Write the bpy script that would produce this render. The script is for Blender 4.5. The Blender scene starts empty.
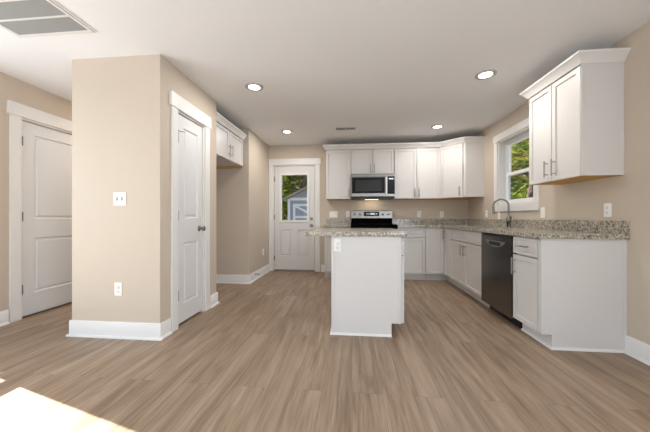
import bpy, bmesh, math, random
from mathutils import Vector, Matrix
random.seed(7)
PI = math.pi
SC = bpy.context.scene
COL = SC.collection

def lin(r, g, b):
    def c(v):
        v /= 255.0
        return v / 12.92 if v <= 0.04045 else ((v + 0.055) / 1.055) ** 2.4
    return (c(r), c(g), c(b), 1.0)

# ------------------------------------------------------------------ camera
cd = bpy.data.cameras.new('camera')
cam = bpy.data.objects.new('camera', cd)
COL.objects.link(cam)
cd.sensor_width = 36.0
cd.sensor_fit = 'HORIZONTAL'
cd.lens = 279.48 / 650.0 * 36.0
cd.shift_y = 1.4 / 650.0
cd.clip_start = 0.02
cam.location = (0, 0, 1.0425)
cam.rotation_euler = (PI / 2, 0, 0.0969)
SC.camera = cam

# ------------------------------------------------------------------ world, sun, daylight, exposure
SC.view_settings.view_transform = 'Standard'
SC.view_settings.look = 'None'
SC.view_settings.gamma = 1.0
SC.view_settings.use_curve_mapping = False
SC.view_settings.exposure = 0.27

w = bpy.data.worlds.new('sky')
SC.world = w
w.use_nodes = True
nt = w.node_tree
bg = nt.nodes['Background']
sky = nt.nodes.new('ShaderNodeTexSky')
sky.sky_type = 'NISHITA'
sky.sun_disc = False
sky.sun_elevation = math.radians(39)
sky.sun_rotation = math.radians(285)
nt.links.new(sky.outputs['Color'], bg.inputs['Color'])
bg.inputs['Strength'].default_value = 0.2

def lamp(name, kind, loc, energy, color=(1, 1, 1), **kw):
    d = bpy.data.lights.new(name, kind)
    d.energy = energy
    d.color = color
    for k, v in kw.items():
        setattr(d, k, v)
    o = bpy.data.objects.new(name, d)
    o.location = loc
    COL.objects.link(o)
    return o

def aim(o, d):
    o.rotation_euler = Vector(d).to_track_quat('-Z', 'Y').to_euler()

sun = lamp('sun', 'SUN', (-8, 3, 8), 20.0, (1.0, 0.96, 0.90), angle=0.006)
aim(sun, (0.966, -0.26, -0.80))
DAY = (0.80, 0.90, 1.0)
# window daylight from the left wall; rear and right area lamps are added fill
a = lamp('fill_rear', 'AREA', (-0.3, -3.25, 1.45), 30, DAY, shape='RECTANGLE', size=4.2, size_y=1.7)
aim(a, (0, 1, 0.45))
a = lamp('daylight_side', 'AREA', (-3.28, 0.75, 1.15), 36, DAY, shape='RECTANGLE', size=2.0, size_y=1.9)
aim(a, (1, 0.0, 0.45))
a = lamp('fill_near', 'AREA', (2.02, -1.3, 1.4), 80, DAY, shape='RECTANGLE', size=1.7, size_y=1.4)
aim(a, (-1, 0.25, 0.30))

# ------------------------------------------------------------------ materials
MATS = {}
def mat(name, color, rough=0.5, metal=0.0, bump=None, spec=0.5, vary=None):
    """vary = (scale, amount): gentle noise mottling of the base colour. bump = (scale, strength)"""
    m = bpy.data.materials.new(name)
    m.use_nodes = True
    t = m.node_tree
    b = t.nodes['Principled BSDF']
    b.inputs['Base Color'].default_value = color
    b.inputs['Roughness'].default_value = rough
    b.inputs['Metallic'].default_value = metal
    b.inputs['Specular IOR Level'].default_value = spec
    co = t.nodes.new('ShaderNodeTexCoord')
    sc, am = vary or (6.0, 0.03)
    n = t.nodes.new('ShaderNodeTexNoise')
    n.inputs['Scale'].default_value = sc
    n.inputs['Detail'].default_value = 3
    t.links.new(co.outputs['Object'], n.inputs['Vector'])
    mx = t.nodes.new('ShaderNodeMix')
    mx.data_type = 'RGBA'
    mx.inputs[6].default_value = tuple(c * (1 - am) for c in color[:3]) + (1,)
    mx.inputs[7].default_value = tuple(min(1, c * (1 + am)) for c in color[:3]) + (1,)
    t.links.new(n.outputs['Fac'], mx.inputs[0])
    t.links.new(mx.outputs[2], b.inputs['Base Color'])
    if bump:
        n2 = t.nodes.new('ShaderNodeTexNoise')
        n2.inputs['Scale'].default_value = bump[0]
        n2.inputs['Detail'].default_value = 4
        t.links.new(co.outputs['Object'], n2.inputs['Vector'])
        bp = t.nodes.new('ShaderNodeBump')
        bp.inputs['Strength'].default_value = bump[1]
        bp.inputs['Distance'].default_value = 0.002
        t.links.new(n2.outputs['Fac'], bp.inputs['Height'])
        t.links.new(bp.outputs['Normal'], b.inputs['Normal'])
    MATS[name] = m
    return m

WALL = mat('beige_wall_paint', lin(204, 190, 174), 0.7, bump=(220, 0.12), spec=0.3, vary=(1.5, 0.015))
CEIL = mat('white_ceiling_paint', lin(243, 243, 244), 0.85, bump=(260, 0.1), spec=0.2, vary=(1.5, 0.01))
TRIM = mat('white_trim_paint', lin(233, 230, 227), 0.38, vary=(4, 0.01))
DOOR = mat('white_door_paint', lin(222, 220, 219), 0.4, vary=(4, 0.01))
CAB = mat('white_cabinet_paint', lin(220, 216, 213), 0.36, vary=(4, 0.01))
SIDING_IN = mat('exterior_wall_finish', lin(220, 215, 205), 0.7)
BRIGHT = mat('bright_satin_steel', lin(215, 213, 210), 0.45, 0.7)
STEEL = mat('stainless_steel', lin(146, 143, 138), 0.3, 1.0, vary=(3, 0.03))
NICKEL = mat('brushed_nickel', lin(132, 128, 122), 0.32, 1.0)
PULL = mat('satin_nickel_pull', lin(168, 164, 158), 0.35, 1.0)
DKSTEEL = mat('dark_stainless_steel', lin(108, 105, 102), 0.24, 0.85, vary=(2, 0.04))
BLKGLASS = mat('black_glass', lin(9, 9, 10), 0.12, spec=0.2)
COOKTOP = mat('black_cooktop_glass', lin(12, 12, 12), 0.4, spec=0.0)
MIDSTEEL = mat('satin_dark_steel', lin(158, 154, 150), 0.35, 0.8)
BLACK = mat('black_plastic', lin(16, 16, 16), 0.45)
DKGREY = mat('dark_grey_window_film', lin(40, 39, 38), 0.2, spec=0.3)
HINGE = mat('dark_nickel_hinge', lin(150, 145, 138), 0.35, 0.9)
PLATE = mat('white_plastic_plate', lin(243, 241, 238), 0.3)
SLOT = mat('dark_socket_slot', lin(70, 66, 62), 0.6)
PLY = mat('raw_plywood', lin(205, 160, 84), 0.6, vary=(14, 0.12))
VINYL = mat('white_vinyl', lin(240, 240, 240), 0.35)
GRILL = mat('grey_filter_louvre', lin(150, 148, 145), 0.7)
ALU = mat('white_powder_coated_metal', lin(228, 226, 222), 0.45)
RING = mat('shaded_lamp_trim', lin(186, 183, 179), 0.5)  # greyed in colour to stand for the shade on an angled baffle
DARKIN = mat('dark_duct_interior', lin(60, 58, 56), 0.9)
THRESH = mat('bronze_threshold', lin(150, 138, 120), 0.45, 0.5)

def emit(name, color, strength):
    m = bpy.data.materials.new(name)
    m.use_nodes = True
    t = m.node_tree
    b = t.nodes['Principled BSDF']
    b.inputs['Base Color'].default_value = (0.9, 0.9, 0.9, 1)
    b.inputs['Emission Color'].default_value = color
    b.inputs['Emission Strength'].default_value = strength
    return m
LED = emit('lamp_diffuser', lin(255, 246, 232), 14.0)
DISPLAY = emit('appliance_display', lin(190, 210, 225), 0.5)

def glass_mat():
    m = bpy.data.materials.new('window_glass')
    m.use_nodes = True
    t = m.node_tree
    t.nodes.remove(t.nodes['Principled BSDF'])
    out = t.nodes['Material Output']
    tr = t.nodes.new('ShaderNodeBsdfTransparent')
    tr.inputs['Color'].default_value = (0.95, 0.97, 0.96, 1)
    gl = t.nodes.new('ShaderNodeBsdfGlossy')
    gl.inputs['Roughness'].default_value = 0.02
    lw = t.nodes.new('ShaderNodeLayerWeight')
    pw = t.nodes.new('ShaderNodeMath'); pw.operation = 'POWER'; pw.inputs[1].default_value = 5.0
    ml = t.nodes.new('ShaderNodeMath'); ml.operation = 'MULTIPLY_ADD'; ml.inputs[1].default_value = 0.7; ml.inputs[2].default_value = 0.02
    mx = t.nodes.new('ShaderNodeMixShader')
    t.links.new(lw.outputs['Facing'], pw.inputs[0])
    t.links.new(pw.outputs[0], ml.inputs[0])
    t.links.new(ml.outputs[0], mx.inputs[0])
    t.links.new(tr.outputs[0], mx.inputs[1])
    t.links.new(gl.outputs[0], mx.inputs[2])
    t.links.new(mx.outputs[0], out.inputs['Surface'])
    return m
GLASS = glass_mat()

def ramp(t, stops):
    r = t.nodes.new('ShaderNodeValToRGB')
    e = r.color_ramp.elements
    while len(e) < len(stops):
        e.new(0.5)
    for k, (p, c) in enumerate(stops):
        e[k].position = p
        e[k].color = c
    return r

def floor_mat():
    m = bpy.data.materials.new('oak_vinyl_planks')
    m.use_nodes = True
    t = m.node_tree
    L = t.links.new
    b = t.nodes['Principled BSDF']
    co = t.nodes.new('ShaderNodeTexCoord')
    mp = t.nodes.new('ShaderNodeMapping')
    mp.inputs['Rotation'].default_value = (0, 0, PI / 2)
    L(co.outputs['Object'], mp.inputs['Vector'])
    br = t.nodes.new('ShaderNodeTexBrick')
    br.offset = 0.37
    br.offset_frequency = 2
    br.inputs['Color1'].default_value = (0, 0, 0, 1)
    br.inputs['Color2'].default_value = (1, 1, 1, 1)
    br.inputs['Mortar'].default_value = (0.5, 0.5, 0.5, 1)
    br.inputs['Scale'].default_value = 1.0
    br.inputs['Mortar Size'].default_value = 0.0012
    br.inputs['Mortar Smooth'].default_value = 0.3
    br.inputs['Brick Width'].default_value = 1.22
    br.inputs['Row Height'].default_value = 0.178
    L(mp.outputs[0], br.inputs['Vector'])
    # grain stretched along the plank, shifted per plank
    sep = t.nodes.new('ShaderNodeSeparateXYZ')
    L(mp.outputs[0], sep.inputs[0])
    def grain(sx, sy, detail, dist):
        cmb = t.nodes.new('ShaderNodeCombineXYZ')
        a1 = t.nodes.new('ShaderNodeMath'); a1.operation = 'MULTIPLY'; a1.inputs[1].default_value = sx
        a2 = t.nodes.new('ShaderNodeMath'); a2.operation = 'MULTIPLY'; a2.inputs[1].default_value = sy
        a3 = t.nodes.new('ShaderNodeMath'); a3.operation = 'MULTIPLY'; a3.inputs[1].default_value = 37.0
        L(sep.outputs[0], a1.inputs[0]); L(sep.outputs[1], a2.inputs[0]); L(br.outputs['Color'], a3.inputs[0])
        L(a1.outputs[0], cmb.inputs[0]); L(a2.outputs[0], cmb.inputs[1]); L(a3.outputs[0], cmb.inputs[2])
        n = t.nodes.new('ShaderNodeTexNoise')
        n.inputs['Scale'].default_value = 1.0
        n.inputs['Detail'].default_value = detail
        n.inputs['Distortion'].default_value = dist
        L(cmb.outputs[0], n.inputs['Vector'])
        return n
    g1 = grain(0.9, 10.0, 7, 1.6)
    g2 = grain(4.0, 110.0, 4, 0.3)
    r1 = ramp(t, [(0.27, lin(126, 104, 83)), (0.5, lin(155, 132, 110)), (0.75, lin(177, 155, 133))])
    L(g1.outputs['Fac'], r1.inputs[0])
    r2 = ramp(t, [(0.32, (0.70, 0.68, 0.66, 1)), (0.56, (1.0, 1.0, 1.0, 1))])
    L(g2.outputs['Fac'], r2.inputs[0])
    m1 = t.nodes.new('ShaderNodeMix'); m1.data_type = 'RGBA'; m1.blend_type = 'MULTIPLY'
    m1.inputs[0].default_value = 0.8
    L(r1.outputs[0], m1.inputs[6]); L(r2.outputs[0], m1.inputs[7])
    r3 = ramp(t, [(0.0, (0.93, 0.925, 0.92, 1)), (1.0, (1.03, 1.03, 1.03, 1))])
    L(br.outputs['Color'], r3.inputs[0])
    m2 = t.nodes.new('ShaderNodeMix'); m2.data_type = 'RGBA'; m2.blend_type = 'MULTIPLY'
    m2.inputs[0].default_value = 1.0
    L(m1.outputs[2], m2.inputs[6]); L(r3.outputs[0], m2.inputs[7])
    m3 = t.nodes.new('ShaderNodeMix'); m3.data_type = 'RGBA'
    m3.inputs[7].default_value = lin(92, 74, 58)
    mm = t.nodes.new('ShaderNodeMath'); mm.operation = 'MULTIPLY'; mm.inputs[1].default_value = 0.55
    L(br.outputs['Fac'], mm.inputs[0])
    L(mm.outputs[0], m3.inputs[0]); L(m2.outputs[2], m3.inputs[6])
    L(m3.outputs[2], b.inputs['Base Color'])
    b.inputs['Roughness'].default_value = 0.42
    b.inputs['Specular IOR Level'].default_value = 0.4
    bp = t.nodes.new('ShaderNodeBump'); bp.inputs['Strength'].default_value = 0.15; bp.inputs['Distance'].default_value = 0.002
    L(g2.outputs['Fac'], bp.inputs['Height']); L(bp.outputs[0], b.inputs['Normal'])
    return m
FLOOR = floor_mat()

def granite_mat():
    m = bpy.data.materials.new('speckled_granite')
    m.use_nodes = True
    t = m.node_tree
    L = t.links.new
    b = t.nodes['Principled BSDF']
    co = t.nodes.new('ShaderNodeTexCoord')
    n = t.nodes.new('ShaderNodeTexNoise'); n.inputs['Scale'].default_value = 62; n.inputs['Detail'].default_value = 5; n.inputs['Roughness'].default_value = 0.65
    L(co.outputs['Object'], n.inputs['Vector'])
    r = ramp(t, [(0.33, lin(84, 77, 68)), (0.44, lin(140, 131, 117)), (0.53, lin(182, 173, 158)), (0.66, lin(214, 208, 197))])
    L(n.outputs['Fac'], r.inputs[0])
    v = t.nodes.new('ShaderNodeTexVoronoi'); v.inputs['Scale'].default_value = 85
    L(co.outputs['Object'], v.inputs['Vector'])
    rv = ramp(t, [(0.18, (1, 1, 1, 1)), (0.30, (0, 0, 0, 1))])
    L(v.outputs['Distance'], rv.inputs[0])
    n2 = t.nodes.new('ShaderNodeTexNoise'); n2.inputs['Scale'].default_value = 26; n2.inputs['Detail'].default_value = 2
    L(co.outputs['Object'], n2.inputs['Vector'])
    r2 = ramp(t, [(0.46, (0, 0, 0, 1)), (0.56, (1, 1, 1, 1))])
    L(n2.outputs['Fac'], r2.inputs[0])
    mu = t.nodes.new('ShaderNodeMath'); mu.operation = 'MULTIPLY'
    L(rv.outputs[0], mu.inputs[0]); L(r2.outputs[0], mu.inputs[1])
    mx = t.nodes.new('ShaderNodeMix'); mx.data_type = 'RGBA'
    mx.inputs[7].default_value = lin(58, 49, 43)
    L(mu.outputs[0], mx.inputs[0]); L(r.outputs[0], mx.inputs[6])
    L(mx.outputs[2], b.inputs['Base Color'])
    b.inputs['Roughness'].default_value = 0.18
    return m
GRANITE = granite_mat()

def leaf_mat(name, c1, c2):
    m = bpy.data.materials.new(name)
    m.use_nodes = True
    t = m.node_tree
    L = t.links.new
    t.nodes.remove(t.nodes['Principled BSDF'])
    out = t.nodes['Material Output']
    co = t.nodes.new('ShaderNodeTexCoord')
    n = t.nodes.new('ShaderNodeTexNoise'); n.inputs['Scale'].default_value = 1.6; n.inputs['Detail'].default_value = 5
    L(co.outputs['Object'], n.inputs['Vector'])
    r = ramp(t, [(0.35, c1), (0.65, c2)])
    L(n.outputs['Fac'], r.inputs[0])
    d = t.nodes.new('ShaderNodeBsdfDiffuse'); tr = t.nodes.new('ShaderNodeBsdfTranslucent')
    L(r.outputs[0], d.inputs['Color']); L(r.outputs[0], tr.inputs['Color'])
    mx = t.nodes.new('ShaderNodeMixShader'); mx.inputs[0].default_value = 0.45
    L(d.outputs[0], mx.inputs[1]); L(tr.outputs[0], mx.inputs[2]); L(mx.outputs[0], out.inputs['Surface'])
    return m
LEAF_A = leaf_mat('yellow_green_leaves', lin(88, 102, 32), lin(172, 160, 58))
LEAF_B = leaf_mat('green_leaves', lin(56, 78, 28), lin(124, 132, 46))
BARK = mat('tree_bark', lin(78, 61, 48), 0.9, bump=(30, 0.6), vary=(9, 0.3))
EARTH = mat('leaf_littered_ground', lin(84, 74, 55), 0.95, vary=(5, 0.35))
SHEDW = mat('grey_blue_siding', lin(150, 158, 170), 0.7, vary=(6, 0.05))
SHEDT = mat('white_shed_trim', lin(228, 230, 236), 0.6)
SHINGLE = mat('grey_roof_shingle', lin(150, 146, 142), 0.9, vary=(14, 0.2))

# ------------------------------------------------------------------ mesh helpers
def box(bm, x0, x1, y0, y1, z0, z1, bev=0.0, seg=1):
    v = [bm.verts.new(p) for p in ((x0, y0, z0), (x1, y0, z0), (x1, y1, z0), (x0, y1, z0),
                                   (x0, y0, z1), (x1, y0, z1), (x1, y1, z1), (x0, y1, z1))]
    fs = [bm.faces.new([v[i] for i in q]) for q in
          ((3, 2, 1, 0), (4, 5, 6, 7), (0, 1, 5, 4), (1, 2, 6, 5), (2, 3, 7, 6), (3, 0, 4, 7))]
    if bev > 0:
        es = list({e for f in fs for e in f.edges})
        bmesh.ops.bevel(bm, geom=es, offset=bev, segments=seg, affect='EDGES', profile=0.5)
        return None
    return fs

def tube(bm, pts, r, seg=12, caps=True):
    """a round tube through pts; r is one radius or one per point"""
    pts = [Vector(p) for p in pts]
    rs = r if isinstance(r, (list, tuple)) else [r] * len(pts)
    rings = []
    up = None
    for i, p in enumerate(pts):
        d = (pts[min(i + 1, len(pts) - 1)] - pts[max(i - 1, 0)]).normalized()
        if up is None:
            up = Vector((0, 0, 1)) if abs(d.z) < 0.9 else Vector((1, 0, 0))
        s = d.cross(up).normalized()
        up = s.cross(d).normalized()
        rings.append([bm.verts.new(p + rs[i] * (math.cos(2 * PI * k / seg) * s + math.sin(2 * PI * k / seg) * up)) for k in range(seg)])
    for a_, b_ in zip(rings, rings[1:]):
        for k in range(seg):
            bm.faces.new((a_[k], a_[(k + 1) % seg], b_[(k + 1) % seg], b_[k]))
    if caps:
        bm.faces.new(rings[0][::-1])
        bm.faces.new(rings[-1])

def lathe(bm, prof, origin=(0, 0, 0), axis=(0, 0, 1), seg=24, caps=True):
    """prof: (radius, height) pairs revolved about axis through origin"""
    q = Vector(axis).to_track_quat('Z', 'Y')
    o = Vector(origin)
    rings = [[bm.verts.new(o + q @ Vector((r * math.cos(2 * PI * k / seg), r * math.sin(2 * PI * k / seg), h))) for k in range(seg)] for r, h in prof]
    for a_, b_ in zip(rings, rings[1:]):
        for k in range(seg):
            bm.faces.new((a_[k], a_[(k + 1) % seg], b_[(k + 1) % seg], b_[k]))
    if caps:
        bm.faces.new(rings[0][::-1])
        bm.faces.new(rings[-1])

def sweep(bm, path, prof, z=0.0):
    """prof: closed (out, up) polygon swept along the XY path; out = the right-hand side of the travel direction"""
    P = [Vector((p[0], p[1])) for p in path]
    rings = []
    for i, p in enumerate(P):
        ns = []
        for a_, b_ in ((i - 1, i), (i, i + 1)):
            if a_ >= 0 and b_ < len(P):
                d = (P[b_] - P[a_]).normalized()
                ns.append(Vector((d.y, -d.x)))
        n = ns[0] if len(ns) == 1 else (ns[0] + ns[1]) / (1 + ns[0].dot(ns[1]))
        rings.append([bm.verts.new((p.x + n.x * o, p.y + n.y * o, z + u)) for o, u in prof])
    k = len(prof)
    for a_, b_ in zip(rings, rings[1:]):
        for j in range(k):
            bm.faces.new((a_[j], a_[(j + 1) % k], b_[(j + 1) % k], b_[j]))
    bm.faces.new(rings[0][::-1])
    bm.faces.new(rings[-1])

def obj(name, bm, material, parent=None, sharp=0.6):
    bmesh.ops.recalc_face_normals(bm, faces=bm.faces[:])
    for f in bm.faces:
        f.smooth = True
    for e in bm.edges:
        if len(e.link_faces) == 2 and e.calc_face_angle(0) > sharp:
            e.smooth = False
    me = bpy.data.meshes.new(name)
    bm.to_mesh(me)
    bm.free()
    me.materials.append(material)
    o = bpy.data.objects.new(name, me)
    COL.objects.link(o)
    if parent:
        o.parent = parent
    return o

def tag(o, label, cat, group=None, kind=None):
    o['label'] = label
    o['category'] = cat
    if group:
        o['group'] = group
    if kind:
        o['kind'] = kind
    return o

def thing(name, label, cat, loc=(0, 0, 0), rotz=0.0, group=None, kind=None):
    o = bpy.data.objects.new(name, None)
    o.empty_display_size = 0.1
    COL.objects.link(o)
    o.location = loc
    o.rotation_euler = (0, 0, rotz)
    return tag(o, label, cat, group, kind)

def boxes(name, material, parent, *bs, bev=0.0, seg=1):
    bm = bmesh.new()
    for b in bs:
        box(bm, *b, bev=bev, seg=seg)
    return obj(name, bm, material, parent)

def struct(name, material, label, cat, *bs, bev=0.0):
    o = boxes(name, material, None, *bs, bev=bev)
    return tag(o, label, cat, kind='structure')

def copy_tree(o, parent=None):
    c = o.copy()
    COL.objects.link(c)
    if parent:
        c.parent = parent
    for ch in o.children:
        copy_tree(ch, c)
    return c

# ------------------------------------------------------------------ room dimensions (metres, camera at the origin)
H = 2.44
XR, XL, YB, YF = 2.107, -3.37, 5.335, -3.40
EX1 = -1.620                                          # wall between niche and back door
PX0, PX1, PY0, PY1 = -2.467, -1.636, 2.244, 3.240     # pantry block
NY1 = 4.26                                            # far side of the refrigerator niche
T = 0.115

struct('floor', FLOOR, 'light brown wood-look plank floor across the whole room', 'floor', (XL - .15, XR + .15, YF - .15, YB + .15, -0.12, 0))
struct('ceiling', CEIL, 'flat white ceiling over the whole room', 'ceiling', (XL - .15, XR + .15, YF - .15, YB + .15, H, H + 0.14))

# kitchen window opening and door opening
WY0, WY1, WZ0, WZ1 = 3.465, 4.275, 1.215, 2.13
NY0w, NY1w = -2.2, -0.4
RZ0, RZ1 = 0.6, 2.15
struct('wall_right', WALL, 'beige kitchen wall with the window above the sink', 'wall',
       (XR, XR + .15, YF, NY0w, 0, H), (XR, XR + .15, NY1w, WY0, 0, H), (XR, XR + .15, NY0w, NY1w, 0, RZ0), (XR, XR + .15, NY0w, NY1w, RZ1, H), (XR, XR + .15, WY1, YB, 0, H), (XR, XR + .15, WY0, WY1, 0, WZ0), (XR, XR + .15, WY0, WY1, WZ1, H))
DX0, DX1, DZ1 = -1.535, -0.700, 2.062
struct('wall_back', WALL, 'beige wall behind the range and around the glazed back door', 'wall',
       (XL - .15, DX0, YB, YB + .15, 0, H), (DX1, XR + .15, YB, YB + .15, 0, H), (DX0, DX1, YB, YB + .15, DZ1, H))
# left wall: door_1 opening (closed room behind) and the big glazed opening the sun comes through
LY0, LY1 = 2.535, 3.315
GY0, GY1, GZ0, GZ1 = -0.2, 2.0, 0.10, 2.22
struct('wall_left', WALL, 'beige wall at far left with the hallway door', 'wall',
       (XL - .15, XL, LY1, YB, 0, H), (XL - .15, XL, LY0, LY1, 2.065, H), (XL - .15, XL, GY1, LY0, 0, H),
       (XL - .15, XL, GY0, GY1, 0, GZ0), (XL - .15, XL, GY0, GY1, GZ1, H), (XL - .15, XL, YF, GY0, 0, H), (XL - .15, XL - .07, LY0, LY1, 0, 2.065))
RX0, RX1, RZ0, RZ1 = -2.4, 1.4, 0.6, 2.15
struct('wall_front', WALL, 'beige living room wall opposite the kitchen with an added window', 'wall',
       (XL - .15, RX0, YF - .15, YF, 0, H), (RX1, XR + .15, YF - .15, YF, 0, H), (RX0, RX1, YF - .15, YF, 0, RZ0), (RX0, RX1, YF - .15, YF, RZ1, H))
CY0, CY1 = 2.474, 2.962                               # pantry door opening
struct('wall_pantry_front', WALL, 'beige pantry wall facing the living room, with switch and outlet', 'wall', (PX0, PX1, PY0, PY0 + T, 0, H))
struct('wall_pantry_side', WALL, 'beige pantry wall around the narrow white door', 'wall',
       (PX1 - T, PX1, PY0 + T, CY0, 0, H), (PX1 - T, PX1, CY1, PY1, 0, H), (PX1 - T, PX1, CY0, CY1, 2.06, H))
struct('wall_niche_near', WALL, 'beige pantry wall closing the refrigerator niche', 'wall', (PX0 + T, PX1 - T, PY1 - T, PY1, 0, H))
struct('wall_niche_back', WALL, 'beige back wall of the refrigerator niche', 'wall', (PX0, PX0 + T, PY0 + T, YB, 0, H))
struct('wall_niche_far', WALL, 'beige end wall of the refrigerator niche below the wall cabinet', 'wall', (PX0 + T, EX1, NY1, NY1 + T, 0, H))
struct('wall_entry', WALL, 'beige wall between the niche and the glazed back door', 'wall', (EX1 - T, EX1, NY1 + T, YB, 0, H))

# ------------------------------------------------------------------ baseboards
BASE = [(0, 0), (0.030, 0), (0.030, 0.006), (0.026, 0.015), (0.014, 0.019), (0.014, 0.130), (0.010, 0.136), (0, 0.136)]
def baseboard(name, label, *paths):
    bm = bmesh.new()
    for p in paths:
        sweep(bm, p, BASE)
    return tag(obj(name, bm, TRIM), label, 'baseboard', kind='structure')
baseboard('baseboard_pantry', 'white baseboard wrapping the front of the pantry block', [(PX0, YB), (PX0, PY0), (PX1, PY0), (PX1, CY0 - 0.105)])
baseboard('baseboard_niche', 'white baseboard running through the refrigerator niche to the back door',
          [(PX1, CY1 + 0.105), (PX1, PY1), (PX0 + T, PY1), (PX0 + T, NY1), (EX1, NY1), (EX1, YB - 0.02)])
baseboard('baseboard_right', 'white baseboard at the right beyond the cabinet end panel', [(XR, 2.372), (XR, YF)])
baseboard('baseboard_left', 'white baseboard beside the hallway door casing', [(XL, YF), (XL, LY0 - 0.105)], [(XL, LY1 + 0.105), (XL, YB)])
baseboard('baseboard_back', 'short white baseboard between back door casing and base cabinet', [(DX1 + 0.105, YB), (-0.475, YB)])

# ------------------------------------------------------------------ doors
def slab_mesh(xs, zs, panels, holes, t=0.035):
    """front face (y=0, facing -y) cut on a grid; panels get a raised field, holes are left open"""
    bm = bmesh.new()
    def grid(y):
        g = [[bm.verts.new((x, y, z)) for z in zs] for x in xs]
        fs = {}
        for i in range(len(xs) - 1):
            for j in range(len(zs) - 1):
                if (i, j) in holes:
                    continue
                q = [g[i][j], g[i + 1][j], g[i + 1][j + 1], g[i][j + 1]]
                fs[i, j] = bm.faces.new(q if y == 0 else q[::-1])
        return g, fs
    gf, ff = grid(0.0)
    gb, fb = grid(t)
    nx, nz = len(xs) - 1, len(zs) - 1
    ring = [(i, 0) for i in range(nx)] + [(nx, j) for j in range(nz)] + [(i, nz) for i in range(nx, 0, -1)] + [(0, j) for j in range(nz, 0, -1)]
    for a_, b_ in zip(ring, ring[1:] + ring[:1]):
        bm.faces.new((gf[a_[0]][a_[1]], gb[a_[0]][a_[1]], gb[b_[0]][b_[1]], gf[b_[0]][b_[1]]))
    bmesh.ops.recalc_face_normals(bm, faces=bm.faces[:])
    for p in panels:
        f = ff[p]
        s = -1 if f.normal.y < 0 else 1
        bmesh.ops.inset_region(bm, faces=[f], thickness=0.012, depth=-0.013)
        bmesh.ops.inset_region(bm, faces=[f], thickness=0.020, depth=0.0)
        bmesh.ops.inset_region(bm, faces=[f], thickness=0.016, depth=0.009)
    return bm

def casing(parent, x0, x1, ztop, side=0.092, head=0.13, over=0.02, yo=0.0, left=True):
    """flat craftsman casing around an opening x0..x1 on the plane y=yo, in the door's own frame"""
    bm = bmesh.new()
    box(bm, x0 - side, x0 - 0.004, yo - 0.018, yo, 0, ztop, bev=0.0015)
    box(bm, x1 + 0.004, x1 + side, yo - 0.018, yo, 0, ztop, bev=0.0015)
    box(bm, x0 - side - over, x1 + side + over, yo - 0.026, yo, ztop, ztop + head, bev=0.002)
    obj('casing', bm, TRIM, parent)

def jamb(parent, x0, x1, ztop, depth=0.115, t=0.018):
    boxes('jamb', TRIM, parent, (x0, x0 + t, 0.0, depth, 0, ztop - t), (x1 - t, x1, 0.0, depth, 0, ztop - t), (x0, x1, 0.0, depth, ztop - t, ztop))

def hinge(parent, x, z, y=0.0):
    bm = bmesh.new()
    tube(bm, [(x, y - 0.008, z - 0.045), (x, y - 0.008, z + 0.045)], 0.008, 10)
    tube(bm, [(x, y - 0.008, z - 0.052), (x, y - 0.008, z + 0.052)], 0.004, 8)
    box(bm, x - 0.012, x + 0.012, y - 0.004, y + 0.002, z - 0.045, z + 0.045)
    return obj('hinge', bm, HINGE, parent)

def knob(parent, x, z, y=0.0, name='knob', m=None):
    bm = bmesh.new()
    lathe(bm, [(0.032, 0), (0.032, 0.004), (0.026, 0.009), (0.012, 0.013), (0.011, 0.030), (0.020, 0.036), (0.027, 0.046), (0.027, 0.056), (0.019, 0.064), (0.006, 0.066)], (x, y, z), (0, -1, 0))
    return obj(name, bm, m or HINGE, parent)

# door_1: hallway door in the left wall (faces +X): local x = world Y, local y = -world X
d = thing('door_1', 'white two-panel hallway door in the wall at far left', 'door', (XL, 0, 0), PI / 2, kind='structure')
casing(d, LY0, LY1, 2.065)
jamb(d, LY0, LY1, 2.065, depth=0.07)
x0, x1 = LY0 + 0.024, LY1 - 0.024
o = obj('slab', slab_mesh([x0, x0 + 0.115, x1 - 0.115, x1], [0.022, 0.245, 0.825, 1.03, 1.92, 2.040], [(1, 1), (1, 3)], []), DOOR, d)
o.location.y = 0.014
for z in (0.30, 1.05, 1.83):
    hinge(d, x0 - 0.002, z, 0.012)
knob(d, x1 - 0.06, 0.93, 0.014)

# door_2: pantry door (faces +X)
d = thing('door_2', 'narrow white two-panel pantry door with round knob', 'door', (PX1, 0, 0), PI / 2, kind='structure')
casing(d, CY0, CY1, 2.055)
jamb(d, CY0, CY1, 2.055)
x0, x1 = CY0 + 0.023, CY1 - 0.023
o = obj('slab', slab_mesh([x0, x0 + 0.100, x1 - 0.085, x1], [0.024, 0.20, 0.80, 1.035, 1.92, 2.030], [(1, 1), (1, 3)], []), DOOR, d)
o.location.y = 0.012
for z in (0.30, 1.06, 1.80):
    hinge(d, x0 - 0.002, z, 0.010)
knob(d, x1 - 0.060, 0.925, 0.012)
# the hinge-pin door stop of the top hinge
bm = bmesh.new()
tube(bm, [(x0, -0.002, 1.86), (x0 + 0.03, -0.035, 1.86), (x0 + 0.045, -0.04, 1.86)], 0.004, 8)
tube(bm, [(x0, -0.002, 1.86), (x0 - 0.03, -0.022, 1.86)], 0.004, 8)
obj('hinge_pin_stop', bm, HINGE, d)

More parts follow.
